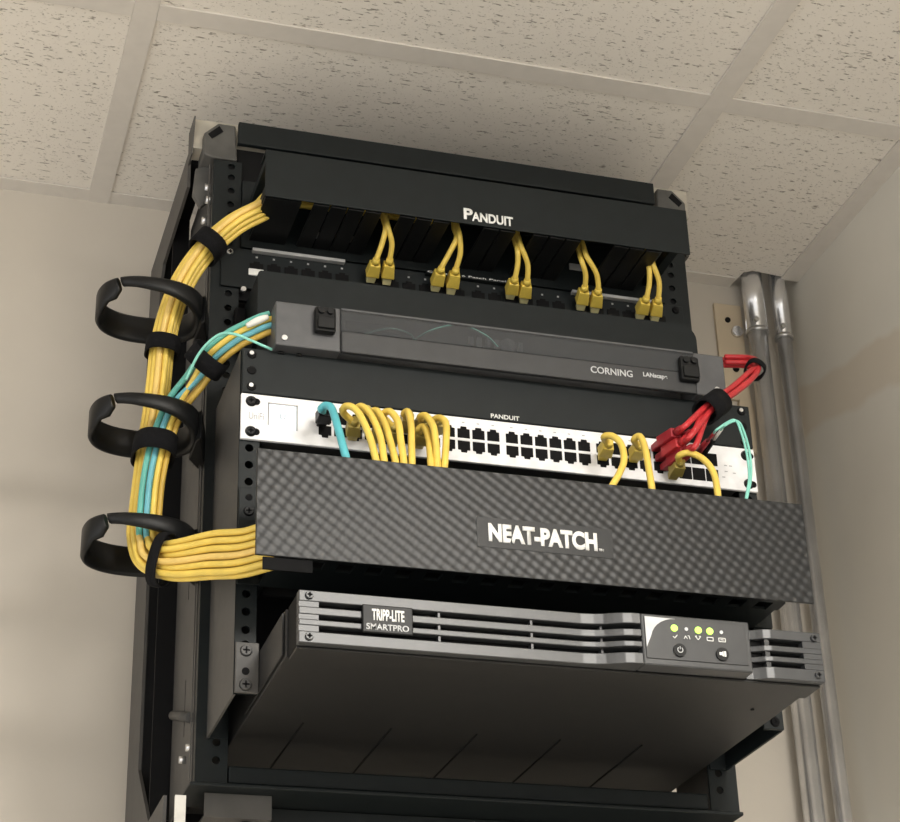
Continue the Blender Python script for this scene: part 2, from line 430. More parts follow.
# extension brackets
YB = -121.6
def ext(side, label):
    fx = (lambda x: x) if side == 0 else (lambda x: 482.6-x)
    t = thing('extension_bracket', label, 'bracket', (fx(8), YB, -226))
    q = MB(); a, b_ = sorted((fx(0), fx(17.5))); q.holed(a, b_, YB+2, YB+4.5, holes(-226, 89.5), 3.7)
    q.build('front_strip', 'black', t)
    a, b_ = sorted((fx(0), fx(2))); q = MB(); q.box(a, b_, YB+4.6, -.4, -226, 89.5); q.build('side_plate', 'frame' if side == 0 else 'black', t)  # same black part: left plate carries side light in its colour, right none
    a, b_ = sorted((fx(2.1), fx(17.5))); q = MB(); q.box(a, b_, -3, -.5, -226, 89.5); q.build('mounting_flange', 'black', t)
    return t
ext(0, 'black extension bracket holding lower gear forward at the left rail')
ext(1, 'black extension bracket showing under the right end of the bottom unit')

# ------------------------------------------------------------------ top cable manager
t = thing('cable_manager', 'plain black cable manager cover with white lettering at the rack top', 'cable manager', (241, 0, 268))
box('back_plate', 'black', t, 19.5, 463, -3.5, -.5, 268, 345)
CV = MB().box(26, 458, -83.5, -81.5, 277, 329.5, bev=.8).box(26.2, 457.8, -81.4, -60, 327.5, 329.4).build('cover', 'black', t)
text('logo', 'P', 'letter', CV, 221.3, 230.5, 281.6, 294.2, -83.6, bold=.03)
text('logo', 'ANDUIT', 'letter', CV, 229.5, 271.5, 280.6, 291.2, -83.6, bold=.03)
for x0 in (27.5, 440):
    q = MB(); q.box(x0, x0+10, -81, -4, 318, 326, bev=.6); q.box(x0, x0+10, -81, -4, 284, 294, bev=.6); q.build('side_arm', 'black', t)
box('left_floor', 'blackp', t, 27, 62, -80, -4, 276.5, 279)
box('roof_plate', 'black', t, 38, 440, -59, -4, 326, 328.5)
gaps = [153, 225, 289, 360, 428.6]
for i in range(24):
    x = 40+i*16.9
    if x < 62: continue
    if any(abs(x+6-g) < 10.5 for g in gaps): continue
    MB().box(x, x+15.6, -80, -4, 276.4, 279, bev=.6).build('finger', 'blackp', t)
for u, v in ((315,236),(350,240),(576,268)):
    p = at(u, v, -4); MB().box(p.x-8, p.x+8, -6, -3.6, p.z-3.2, p.z+4, bev=.8).build('metal_tab', 'tab', t)

# ------------------------------------------------------------------ patch panel
PP = thing('patch_bay', 'black patch panel with white label strips and hanging yellow cords', 'patch panel', (241, 0, 222))
box('faceplate', 'black', PP, 0.3, 482.4, -3, -.5, 222.8, 266.4, bev=.6)
starts = [31, 150, 256, 366]; portx = []
for st in starts:
    for k_ in range(6):
        x = st+4+17*k_; portx.append(x)
        q = MB(); q.prism([(x-6.5,241),(x+6.5,241),(x+6.5,251),(x+3,251),(x+3,253),(x-3,253),(x-3,251),(x-6.5,251)], 'y', -4, -3.05); q.build('port', 'ink', PP)
for a, b_, m_ in ((30,122,'tab'),(205,290,'black'),(359,452,'tab')):
    q = MB(); q.box(a, b_, -9, -3.1, 262.4, 265.8, bev=.4); q.build('label_strip', m_, PP)
text('printing', 'Category 6 Patch Panel', 'letter', PP, 206, 288, 263.0, 265.4, -9.1, depth=.2)
for st in starts:
    for k_ in range(6):
        MB().box(st+3+17*k_, st+5+17*k_, -3.4, -3.02, 257.5, 259.3).build('port_number', 'tab', PP)
box('white_tag', 'letter', PP, 27, 42, -5, -3.05, 237, 244.5, bev=.8)
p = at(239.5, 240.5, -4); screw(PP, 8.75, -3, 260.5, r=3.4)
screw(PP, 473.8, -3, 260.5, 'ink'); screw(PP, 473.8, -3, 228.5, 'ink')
# plain chassis under it
t = thing('equipment_chassis', 'plain black box with rounded top corners behind the glass front housing', 'chassis', (246, 0, 160))
q = MB(); z0, z1, r = 140, 209, 16; pts = [(25.5,z0),(466.5,z0)]
pts += [(466.5-r+r*math.sin(a), z1-r+r*math.cos(a)) for a in [math.pi/2*(1-k_/6) for k_ in range(7)]]
pts += [(25.5+4-4*math.sin(a), z1-4+4*math.cos(a)) for a in [math.pi/2*k_/4 for k_ in range(5)]]
q.prism(pts, 'y', -60, 180); q.build('body', 'black', t)
for x, z in ((12, 215), (12, 180)):
    pass
for u, v in ((255.5,290),(266,323)):
    p = at(u, v, -8); MB().cyl((min(p.x, 22), -3.2, p.z), (min(p.x, 22), -8, p.z), 2.6, n=12).build('screw', 'steel', t)
q = MB(); q.box(14, 24.5, -10, -1.6, 150, 196, bev=1); q.build('mounting_ear', 'ink', t)
box('mounting_ear', 'ink', t, 467.2, 481, -10, -1.6, 150, 196, bev=1)

# ------------------------------------------------------------------ glass front fibre housing
FH = thing('fiber_housing', 'grey fiber housing with smoked clear front door and two black latches', 'fiber housing', (240, -137, 86))
YF = -137
q = MB(); q.box(27, 454, -100, 60, 87, 89.5); q.box(27, 454, -100, 60, 128.5, 131); q.box(27, 29, -100, 60, 89.5, 128.5); q.box(452, 454, -100, 60, 89.5, 128.5); q.box(29, 452, 40, 60, 89.5, 128.5)
q.build('body', 'black', FH)
for a, b_ in ((26.5, 85), (424, 454.5)):
    q = MB(); q.box(a, b_, YF, -101, 88, 132, bev=1.2); e = q.build('end_plate', 'case', FH)
    MB().cyl(((a+8) if a < 100 else b_-10, YF, 95), ((a+8) if a < 100 else b_-10, YF-1.6, 95), 2.6, n=12).build('screw', 'steel', FH)
    for kx in (8, 24):
        if a < 100: MB().cyl((a+kx, -123, 88), (a+kx, -123, 86), 3.2, n=12).build('bottom_screw', 'blackp', FH)
# hinged door: lower solid band, upper smoked window
box('lower_door_band', 'door', FH, 85.5, 423.5, YF-1, YF+4, 88, 109, bev=1)
box('smoked_window', 'smoke', FH, 85.5, 423.5, YF-.5, YF+1.6, 109.4, 130)
box('top_rim', 'case', FH, 85.5, 423.5, YF-1, YF+4, 130.2, 132.2, bev=.5)
box('inner_tray', 'case', FH, 86, 423, -104, -101, 90, 128)
q = MB(); q.box(92, 142, -128, -126, 118, 127, bev=1.5); q.build('window_label', 'greym', FH)
q = MB()
for x in (205, 213, 222, 230, 236, 244, 252): q.box(x, x+4.5, -134, -130, 112+random.random()*5, 122, bev=.6)
q.cyl((243, -129, 118), (243, -133, 118), 7, n=18)
q.build('fiber_clips', 'tab', FH)
q = MB(); q.prism([(236,89.5),(330,89.5),(330,90.5),(236,90.5)], 'y', -120, -102); q.build('cable_clip', 'greym', FH)
MB().tube(curve([at(364,334,-134), at(388,328.5,-134.5), at(408,333,-134.5), at(416,341,-134.5)]), .9, 8).build('inner_fiber', 'aqua', FH)
MB().tube(curve([at(412,341,-134), at(432,330,-134.5), at(460,325,-134.5), at(485,335,-134.5), at(498,347,-134.5)]), 1.1, 8).build('inner_fiber', 'aqua', FH)
for x, z in ((69.8, 115.5), (416, 111)):
    q = MB(); q.box(x-9.5, x+9.5, YF-8, YF-.2, z-13, z+12, bev=2.2); l = q.build('latch', 'blackp', FH)
    q = MB(); q.box(x-8, x+8, YF-11, YF-8.1, z-11, z+1, bev=1.2); q.cyl((x-4, YF-8.1, z+7), (x-4, YF-10.5, z+7), 3, n=12); q.cyl((x+4, YF-8.1, z+7), (x+4, YF-10.5, z+7), 3, n=12); q.build('latch_tab', 'blackp', l)
text('logo', 'CORNING', 'silver', FH, 319.5, 360.5, 96.8, 103.8, YF-1, depth=.3, bold=.014)
text('logo', 'LANscape', 'silver', FH, 371, 395, 98.0, 104, YF-1, depth=.3, bold=.03)
for x in (96, 214, 380): MB().cyl((x, -121, 87.9), (x, -121, 86.2), 2.2, n=10).build('bottom_screw', 'greym', FH)

# ------------------------------------------------------------------ blank panel
t = thing('blank_panel', 'plain black filler panel directly above the white switch', 'panel', (241, YB, 44.6))
box('faceplate', 'black', t, 0.4, 482.2, YB-2.2, YB+1.6, 45, 88.6, bev=.7)
for fx in (8.75, 473.85):
    for z in (50.8, 66.7, 82.5):
        MB().cyl((fx, YB-2.2, z), (fx, YB-3.4, z), 4.2, 3.6, 14).build('hole_ring', 'ink', t)
        if z != 66.7: MB().cyl((fx-.5, YB-3.4, z+.8), (fx-.5, YB-4.2, z+.8), 2.0, n=10).build('screw', 'steel', t)
text('logo', 'PANDUIT', 'letter', t, 226, 253, 46.2, 50.6, YB-2.3, bold=.02, depth=.3)

# ------------------------------------------------------------------ switch
SW = thing('network_switch', 'white faced network switch with small square screen and rows of ports', 'switch', (241, YB, 0))
box('faceplate', 'white', SW, 0.2, 482.4, YB-2, YB+1.7, .3, 44.0, bev=.8)
box('body', 'greym', SW, 20, 462, YB+2, 190, 1, 43)
for x in (9, 473.6):
    for z in (7.5, 36.5):
        q = MB(); q.cyl((x, YB-1.9, z), (x, YB-2.5, z), 5, n=20); o_ = q.build('slot_hole', 'ink', SW); q = MB(); q.cyl((x+4.5, YB-1.9, z), (x+4.5, YB-2.45, z), 3.2, n=16); q.build('slot_end', 'ink', o_)
        s_ = screw(SW, x-.5, YB-2.6, z, 'blackp', 4.4)
x0, x1, z0, z1 = 23.6, 49.8, 12.5, 37
q = MB(); q.box(x0, x0+1.1, YB-2.5, YB-1.9, z0+3, z1); q.box(x1-1.3, x1, YB-2.5, YB-1.9, z0, z1); q.box(x0, x1, YB-2.5, YB-1.9, z1-1.2, z1)
q.build('screen_frame', 'tab', SW)
box('screen', 'screen', SW, x0+1, x1-1, YB-2.3, YB-1.9, z0, z1-1)
text('screen_icon', 'U', 'faint', SW, 34, 39, 22, 27, YB-2.35, depth=.1)
text('print', 'UniFi', 'faint', SW, 7, 20, 19.5, 26, YB-2.05, depth=.15)
colx = [74+13.7*k_ for k_ in range(6)] + [158.5+13.8*k_ for k_ in range(6)] + [245+13.72*k_ for k_ in range(6)] + [331+13.8*k_ for k_ in range(6)]
for i, x in enumerate(colx):
    for r_ in (0, 1):
        zc = 28.8 if r_ == 0 else 14.6; h = 5.6; sgn = 1 if r_ == 0 else -1
        q = MB(); w_ = 5.6
        q.prism([(x-w_, zc-sgn*h), (x+w_, zc-sgn*h), (x+w_, zc+sgn*(h-2.4)), (x+3, zc+sgn*(h-2.2)), (x+2.6, zc+sgn*h), (x-2.6, zc+sgn*h), (x-3, zc+sgn*(h-2.2)), (x-w_, zc+sgn*(h-2.4))], 'y', YB-2.6, YB-1.95)
        q.build('port', 'ink', SW)
for k_ in range(4):
    a = colx[6*k_]-7.4; b_ = colx[6*k_+5]+7.4
    q = MB(); q.box(a, b_, YB-2.5, YB-1.95, 21.1, 22.2); q.build('port_divider', 'white', SW)
for i, x in enumerate(colx):
    MB().box(x-1.2, x+1.2, YB-2.3, YB-1.95, 38.3, 39.1).build('led', 'faint', SW)
for x in (411, 424.3, 437.6):
    for z in (12.2, 28.4):
        q = MB(); q.box(x-6.2, x+6.2, YB-2.7, YB-1.95, z-6.2, z+6.2, bev=.3); q.build('fiber_slot', 'ink', SW)
for x, z in ((452, 24), (457, 24), (452, 18), (460, 17), (449, 12)): MB().box(x-1.4, x+1.4, YB-2.3, YB-1.95, z-.4, z+.4).build('print_mark', 'faint', SW)

# ------------------------------------------------------------------ weave covered organiser
NP = thing('cable_organizer', 'two unit cable organizer with carbon weave cover and bold white lettering', 'cable organizer', (241, YB, -134))
YN = -201
NC = MB().box(-.5, 483.1, YN, YN+2.5, -139.3, -46.2, bev=.6).build('cover', 'weave', NP)
lb = MB().box(183, 302, YN-.5, YN+.1, -115, -88.5).build('logo_plate', 'plate', NC)
text('logo', 'NEAT-PATCH', 'letter', NC, 192.8, 288, -110.0, -93.4, YN-.6, bold=.05, label='bold white letters')
text('logo', 'TM', 'letter', NC, 289, 293.5, -109.6, -107.4, YN-.6, bold=.02)
for a in (20, 459):
    box('side_wall', 'black', NP, a, a+3, YB-52, YB+60, -132, -46) if a > 100 else box('side_wall', 'black', NP, a, a+3, YB+6, YB+60, -132, -46)
box('mounting_ear', 'black', NP, .3, 19.5, YB-1, YB+1.8, -132.5, -45, bev=.5)
box('mounting_ear', 'black', NP, 463.1, 482.3, YB-1, YB+1.8, -132.5, -45, bev=.5)
for x in (8.75, 473.85):
    for z in (-67, -112): screw(NP, x, YB-1, z, 'blackp', 4.6)
for z in (-54, -90): MB().cyl((8.75, YB-1, z), (8.75, YB-1.6, z), 3, n=12).build('ear_hole', 'ink', NP)
q = MB(); q.box(18, 462, -198, -184, -134.5, -132); q.box(18, 462, -168, YB-3, -134.5, -132)
xs_ = [41+24.6*k_ for k_ in range(18)]
for x in xs_: q.box(x-5.5, x+5.5, -184, -168, -134.5, -132)
q.box(18, 23, -184, -168, -134.5, -132)
q.build('slotted_base', 'black', NP)
box('end_lip', 'ink', NP, 6, 46, -198.4, -196.6, -150, -139.6)
box('back_wall', 'ink', NP, 26, 456, YB+20, YB+24, -132, -46)
box('inner_shelf', 'ink', NP, 26, 456, -170, YB+19, -52, -49)

# ------------------------------------------------------------------ UPS
UP = thing('battery_backup', 'charcoal battery backup with louvred front and lit green lights at the bottom', 'battery backup', (241, -250, -228))
YU = -250
box('body', 'upsb', UP, 22, 457.5, -212, 230, -226.5, -187.5, bev=1)
q = MB()
for k_ in range(5): q.box(70+76*k_, 71.2+76*k_, -60, 229, -227.4, -226.4)
q.build('base_seam', 'ink', UP)
MB().cyl((430, -170, -226.4), (430, -170, -227.4), 1.6, n=10).build('base_rivet', 'ink', UP)
prof = [(23.5,YU),(250,YU),(260,YU-1),(268,YU-3),(275,YU-6),(282,YU-8.5),(289,YU-9.7),(296.5,YU-10)]
def strip(z0, z1, x_from=23.5, d=0):
    P = [(max(x, x_from), y+d) for x, y in prof if x >= x_from or x == 23.5]
    q = MB(); q.prism(P + [(296.5, YU+8), (x_from, YU+8)], 'z', z0, z1, bev=.7); return q
strip(-195.2, -186.2).build('top_bar', 'ups', UP)
strip(-228.4, -219.2).build('bottom_bar', 'ups', UP)
strip(-205.6, -199.6).build('louver', 'ups', UP); strip(-214.4, -209.6, d=0).build('louver', 'ups', UP)
q = MB()
for z0, z1 in ((-199.5,-195.3),(-209.5,-205.7),(-219.1,-214.5)):
    q.box(23.6, 39, YU+.4, YU+8, z0, z1)
    q.build('louver_post', 'ups', UP); q = MB()
    for x in (133, 208, 266): MB().box(x, x+1.8, YU+1.5, YU+8, z0, z1).build('louver_post', 'ups', UP)
box('bezel_back', 'ink', UP, 24, 456, YU+8.2, -213, -228, -186.6)
box('bezel_base', 'upsb', UP, 24, 457, YU+8.2, -214, -230.2, -228.2, bev=.6)
for z in (-190.6, -223.6): screw(UP, 31.5, YU-.3, z, 'ups', 3.4)
bd = MB().box(72, 112, YU-3, YU+.2, -217.6, -194.8, bev=1).build('badge', 'blackp', UP)
text('badge_logo', 'TRIPP-LITE', 'letter', bd, 79.5, 105, -207.5, -198.3, YU-3, bold=.03, depth=.3)
text('badge_logo', 'SMARTPRO', 'silver', bd, 75, 108.5, -215.2, -210.2, YU-3, bold=.02, depth=.3)
# control panel
cp = MB().box(297, 390.5, YU-8.5, YU+8, -228.3, -185.4, bev=1.4).build('control_panel', 'ups', UP)
pf = MB().box(299.5, 386.5, YU-9.4, YU-8.4, -223, -188, bev=.4).build('panel_face', 'upspanel', cp)
pts = [(306.5,-188.1),(336,-188.1)] + [(311.5+24.5*math.cos(a)**1.0*1.0, -206+17.2*math.sin(a)) for a in [math.pi/2*(1-.0)]]
arc = [(304+22*(1-math.cos(a)), -208+19.2*math.sin(a)) for a in [math.pi/2*k_/8 for k_ in range(9)]]
q = MB(); q.prism([(300,-188.4),(300,-214)] + arc[1:] , 'y', YU-9.9, YU-9.35); q.build('corner_print', 'silver', pf)
def atU(u, v): return at(u, v, YU-9.5)
for u, on in ((674,1),(686,0),(698,1),(709.5,1),(721,0)):
    p = atU(u, 628.3+(u-674)*.09); MB().cyl((p.x, YU-9.4, p.z), (p.x, YU-10.4, p.z), 2.9 if on else 1.5, n=16).build('light', 'led' if on else 'silver', UP)
def ic(u, v, segs):
    p = atU(u, v); q = MB()
    for (a, b_, c, d) in segs: q.tube([V(p.x+a, YU-9.7, p.z+b_), V(p.x+c, YU-9.7, p.z+d)], .38, 6)
    q.build('icon', 'letter', UP)
ic(675,636.5,[(-1.8,0,-.4,-1.4),(-.4,-1.4,2,1.4)])
ic(687,637.5,[(-2.6,-1.4,-1.2,1.2),(-1.2,1.2,.2,-1.2),(.6,1.4,1.8,1.4),(1.8,1.4,2.4,-1.4)])
ic(698,638,[(-2.4,1.4,0,-1.6),(0,-1.6,2.4,1.4),(-2.4,1.4,-1,1.4),(2.4,1.4,1,1.4)])
ic(710,639,[(-2.6,-1.6,2.6,-1.6),(2.6,-1.6,2.6,1.2),(2.6,1.2,-2.6,1.2),(-2.6,1.2,-2.6,-1.6)])
ic(722,640,[(-2.8,-1.6,2.8,-1.6),(2.8,-1.6,2.8,1.4),(2.8,1.4,-2.8,1.4),(-2.8,1.4,-2.8,-1.6),(-1.4,0,1.4,0)])
for u, v in ((679.5,650.5),(722,654.5)):
    p = atU(u, v); b0 = MB().cyl((p.x, YU-9.3, p.z), (p.x, YU-11, p.z), 5.4, n=24).build('button', 'blackp', UP)
    if u < 700:
        q = MB(); q.tube([V(p.x+2.2*math.sin(a), YU-11.2, p.z+2.2*math.cos(a)) for a in [.6+k_*5.08/12 for k_ in range(13)]], .4, 6); q.tube([V(p.x, YU-11.2, p.z+.4), V(p.x, YU-11.2, p.z+2.8)], .4, 6); q.build('button_icon', 'silver', b0)
    else:
        q = MB(); q.box(p.x-2.8, p.x-1.2, YU-11.4, YU-10.9, p.z-1.2, p.z+1.2); q.prism([(p.x-1.2,p.z-.9),(p.x+.6,p.z-2.4),(p.x+.6,p.z+2.4),(p.x-1.2,p.z+.9)], 'y', YU-11.4, YU-10.9); q.box(p.x+1.3, p.x+2.8, YU-11.4, YU-10.9, p.z-2.2, p.z+2.2); q.build('button_icon', 'letter', b0)
# right louvre block, hollowed
q = MB()
for z0, z1 in ((-194.6,-186.4),(-205,-200.2),(-213.8,-209.4),(-228.4,-218.4)):
    q.prism([(391,YU+7),(397,YU+6.2),(402,YU+4),(407,YU+1.2),(413,YU),(457.8,YU),(457.8,YU+8),(391,YU+8)], 'z', z0, z1, bev=.6)
for z0, z1 in ((-200.1,-194.7),(-209.3,-205.1),(-218.3,-213.9)): q.box(441, 457.6, YU+.3, YU+8, z0, z1); q.box(408, 412, YU+2, YU+8, z0, z1)
q.build('right_louver', 'ups', UP)
for z in (-191.5, -223): screw(UP, 451.5, YU-.2, z, 'ups', 3.2)
# side rails and ears
for a in (21.2, 457.8):
    q = MB(); q.box(a-1.2 if a < 100 else a, a if a < 100 else a+1.2, -208, YB+60, -224, -190); q.build('side_rail', 'upsb', UP)
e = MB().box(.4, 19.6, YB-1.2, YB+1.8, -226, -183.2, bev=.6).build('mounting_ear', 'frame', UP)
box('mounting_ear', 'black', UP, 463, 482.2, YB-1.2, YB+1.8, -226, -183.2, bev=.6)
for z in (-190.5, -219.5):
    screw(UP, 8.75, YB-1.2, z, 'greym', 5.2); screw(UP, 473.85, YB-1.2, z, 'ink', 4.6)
MB().cyl((8.75, YB-1.2, -208), (8.75, YB-1.7, -208), 3.2, n=12).build('ear_hole', 'ink', e)

# ------------------------------------------------------------------ cable rings
def ring(z0, yc, label, xc=-69.5):
    t = thing('cable_ring', label, 'cable ring', (-12, yc+30, z0), 'black cable rings on the left rail')
    a, b_ = 49, 40; q = MB(); n = 64; g0 = math.radians(229); gap = math.radians(2.2)
    rows = []
    for k_ in range(n+1):
        th = g0+gap + (2*math.pi-2*gap)*k_/n
        f = k_/n                                   # 0: free tip on the near side, 1: tip of the left jaw
        H = 27
        if f < .34: H = 8.5 + 18.5*(f/.34)**1.25
        if f > .90: H = 27 - 15*((f-.90)/.10)**1.5
        zt = z0+13; zb = zt-H
        tk = 5.4 + 2.5*max(0, math.cos(th))
        sk = gap*0
        e0 = 1.0
        ca, sa = math.cos(th), math.sin(th)
        sx = math.copysign(abs(ca)**.86, ca); sy = math.copysign(abs(sa)**.86, sa)
        po = V(xc+a*sx, yc+b_*sy, 0); pi_ = V(xc+(a-tk)*sx, yc+(b_-tk)*sy, 0)
        sec = [(po, zb+2.5), (po, zt-2.5), (po.lerp(pi_, .25), zt), (po.lerp(pi_, .75), zt), (pi_, zt-2.5), (pi_, zb+2.5), (po.lerp(pi_, .75), zb), (po.lerp(pi_, .25), zb)]
        # oblique slit
        rows.append([q.bm.verts.new((p.x + (zz-zt)*(-.25 if f < .06 or f > .96 else 0), p.y, zz)) for p, zz in sec])
    for A, B in zip(rows, rows[1:]):
        for k_ in range(8):
            f = q.bm.faces.new((A[k_], A[(k_+1) % 8], B[(k_+1) % 8], B[k_])); f.smooth = True
    q.bm.faces.new(rows[0]); q.bm.faces.new(rows[-1][::-1])
    q.build('ring', 'blackp', t)
    q = MB(); q.prism([(-25,yc-14),(-21,yc-20),(-10.5,-8),(-9.3,-1.2),(-9.3,2),(-12,16),(-25,yc+26)], 'z', z0-16, z0+13, bev=1.5); q.build('ring_base', 'blackp', t)
ring(169, -30, 'topmost of the three black cable rings on the left rail')
ring(49.5, -30, 'middle one of the three black cable rings on the left rail')
ring(-66, -30, 'lowest of the three black cable rings on the left rail')

# ------------------------------------------------------------------ cable bundles
def bundle_paths(ctrl, offsA, offsB=None, lerp=None, per=10, flat=0):
    P = curve(ctrl, per); N = len(P); fr = []
    for i, p in enumerate(P):
        T = (P[min(i+1, N-1)]-P[max(i-1, 0)]).normalized()
        u = T.cross(V(0,1,0)).normalized()
        if flat and i/per > flat:
            k_ = min(1, i/per-flat); u = (u*(1-k_) + (V(0,0,1)-T*T.z).normalized()*k_).normalized(); u = (u-T*u.dot(T)).normalized()
        v = T.cross(u).normalized(); fr.append((u, v, T))
    out = []
    for j, (a, b_) in enumerate(offsA):
        path = []
        for i, p in enumerate(P):
            s_ = 0 if not lerp else min(1, max(0, (i/per-lerp[0])/(lerp[1]-lerp[0])))
            if lerp and len(lerp) > 2: s_ = min(s_, min(1, max(0, (lerp[3]-i/per)/(lerp[3]-lerp[2]))))
            s_ = s_*s_*(3-2*s_)
            oa, ob = a, b_
            if offsB: oa = a+(offsB[j][0]-a)*s_; ob = b_+(offsB[j][1]-b_)*s_
            path.append(p + fr[i][0]*oa + fr[i][1]*ob)
        out.append(path)
    return P, fr, out
D = 6.3
A12 = [(-9.4,0),(-3.1,0),(3.1,0),(9.4,0), (-6.3,5.5),(0,5.5),(6.3,5.5), (-6.3,-5.5),(0,-5.5),(6.3,-5.5), (-3.1,11),(3.1,11)]
A12 = [(a*.92, b_*.92-2) for a, b_ in A12]
order = sorted(range(12), key=lambda i: A12[i][0])
B12 = [None]*12
for rnk, i in enumerate(order):
    B12[i] = (-16.6+6.65*(rnk//2), (3.3 if (rnk % 2) == (0 if A12[i][1] < A12[order[rnk ^ 1]][1] else 1) else -3.3))
for k_ in range(0, 12, 2):      # front one of each pair is the one that was in front before
    i, j = order[k_], order[k_+1]
    f, g = (i, j) if A12[i][1] > A12[j][1] else (j, i)
    B12[f] = (B12[f][0]+.8, 3.3); B12[g] = (B12[g][0]-.8, -3.3)
main = [V(215,-40,312), V(120,-40,312), V(52,-42,307), at(262,209,-48), at(234,224,-46), at(205,250,-42), at(184,280,-36), at(171,312,-30), at(163,345,-26), at(159,382,-24), at(155,415,-23),
        at(151,440,-23), at(146,478,-23), at(142,512,-24), at(140,536,-30), at(149,556,-52), at(175,560,-85), at(213,555,-124), at(243,553,-156), V(24,-172,-117), V(66,-174,-116), V(150,-175,-117), V(236,-175,-117)]
P0, F0, paths = bundle_paths(main, A12, B12, (13.8, 17.2, 18.6, 20.0), flat=14.6)
jack = ['yellow','yellow','yellow','yellow','yellow','yellow','yellow','ytan','yellow','yellow','ypale','yellow']
for j, pth in enumerate(paths):
    tag(MB().tube(pth, 2.88, 10).build('network_cable', jack[j]), 'yellow cable in the bundle hanging from the top cable manager through all three rings', 'cable', 'yellow cables of the long left bundle')
mid = [at(273,322,-116), at(263,325,-115), at(250,331,-110), at(233,340,-100), at(212,357,-84), at(195,380,-66), at(177,402,-50), at(166,425,-45), at(158,450,-44), at(152,480,-44), at(149,510,-44), at(148,534,-44), at(152,548,-38), at(165,556,-24), at(185,556,-14)]
offM = [(-8.7,0),(2.9,1.2),(-2.9,1.2),(8.7,0),(5.8,-5.2)]; offN = [(-7.5,-1),(-1.9,1.2),(3.6,1.2),(9.0,0),(6.0,-5.2)]
P1, F1, mp = bundle_paths(mid, offM, offN, (4.2, 6.5))
mcol = [('teal','green cable'),('blue','light blue cable'),('yellow','yellow cable nearest the gap'),('ytan','ochre cable'),('ypale','pale yellow cable')]
ml = ['green one of the cables arching out of the housing at left', 'light blue one of the cables arching out of the housing at left', 'bright yellow one of the cables arching out of the housing at left', 'ochre one of the cables arching out of the housing at left', 'pale yellow one of the cables arching out of the housing at left']
for j, pth in enumerate(mp):
    tag(MB().tube(pth, 2.75, 10).build('network_cable', mcol[j][0]), ml[j], 'cable')
tag(MB().tube([p+F1[i+5][0]*-3+F1[i+5][1]*6.5 for i, p in enumerate(P1[5:21])], [2.2+1.2*math.sin(math.pi*i/15) for i in range(16)], 10).build('white_cable', 'sheath'), 'white sheathed cable end reaching the housing at left', 'cable')
tag(MB().tube(curve([at(186,380,-82), at(197,357,-96), at(208,343,-106), at(221,334,-114), at(234,334,-120), at(250,340,-124), at(266,347,-124), at(276,351,-122)]), 1.3, 8).build('fiber_cable', 'aqua'), 'thin aqua fiber cord dipping under the left corner of the housing', 'cable')

def strap(c, fr, a, b_, L, label, du=0, dv=0, tail=True):
    u, v, T = fr; c = c+u*du+v*dv; q = MB(); n = 36
    def rg(off, h):
        R = []
        for k_ in range(n):
            th = 2*math.pi*k_/n; ca, sa = math.cos(th), math.sin(th)
            R.append(q.bm.verts.new(c + u*math.copysign(abs(ca)**.8, ca)*(a+off) + v*math.copysign(abs(sa)**.8, sa)*(b_+off) + T*h))
        return R
    o0, o1, i0, i1 = rg(1.8, -L/2), rg(1.8, L/2), rg(0, -L/2), rg(0, L/2)
    for k_ in range(n):
        j = (k_+1) % n
        for f in ((o0[k_], o0[j], o1[j], o1[k_]), (i0[j], i0[k_], i1[k_], i1[j]), (o0[j], o0[k_], i0[k_], i0[j]), (o1[k_], o1[j], i1[j], i1[k_])):
            q.bm.faces.new(f).smooth = True
    return tag(q.build('velcro_strap', 'velcro'), label, 'cable strap')
def nearest(P, p): return min(range(len(P)), key=lambda i: (P[i]-p).length)
def st(P, F, u, v, y, *r, **k_):
    i = nearest(P, at(u, v, y)); return strap(P[i], F[i], *r, **k_)
st(P0, F0, 207, 246, -42, 14, 16.5, 18, 'black velcro strap round the yellow bundle just left of the top cover', dv=1.5)
st(P0, F0, 163, 350, -26, 14, 16.5, 15, 'black velcro strap round the yellow bundle below the top ring', dv=1.5)
st(P1, F1, 208, 360, -82, 17, 12.5, 17, 'black velcro strap round the mixed colour cables left of the housing', dv=-.5, du=-1.5)
st(P0, F0, 146, 452, -23, 17.5, 25, 19, 'black velcro strap round the merged bundle at the middle ring', dv=10, du=3)
st(P0, F0, 160, 558, -72, 22, 9.5, 13, 'black velcro strap round the bend at the lowest ring')

# ------------------------------------------------------------------ patch cords on the patch panel
def rj_plug(parent, p, d, boot, clear, L=1.0):
    "plug standing out of a port at p in direction d"
    d = d.normalized(); x = V(1,0,0); up = x.cross(d); up.normalize(); up = -up if up.z < 0 else up
    def bx_(a0, a1, w0, w1, h0, h1, name, m_):
        q = MB(); vs = []
        for (s_, w_, h_) in ((a0, w0, h0), (a1, w1, h1)):
            vs.append([q.bm.verts.new(p + d*s_ + x*sx*w_ + up*sy*h_) for sx, sy in ((-1,-1),(1,-1),(1,1),(-1,1))])
        q.bm.faces.new(vs[0][::-1]); q.bm.faces.new(vs[1])
        for k_ in range(4): q.bm.faces.new((vs[0][k_], vs[0][(k_+1) % 4], vs[1][(k_+1) % 4], vs[1][k_]))
        bmesh.ops.recalc_face_normals(q.bm, faces=q.bm.faces[:])
        bmesh.ops.bevel(q.bm, geom=q.bm.edges[:], offset=.9, segments=2, affect='EDGES', profile=.5)
        return q.build(name, m_, parent)
    bx_(0, 15*L, 4.2, 5.0, 3.2, 3.6, 'plug', clear)
    b0 = bx_(12*L, 32*L, 6.6, 5.2, 5.4, 4.6, 'boot', boot)
    q = MB(); q.cyl(p+d*32*L, p+d*40*L, 4.3, 3.4, 12); q.build('strain_relief', boot, b0)
    return p + d*39*L
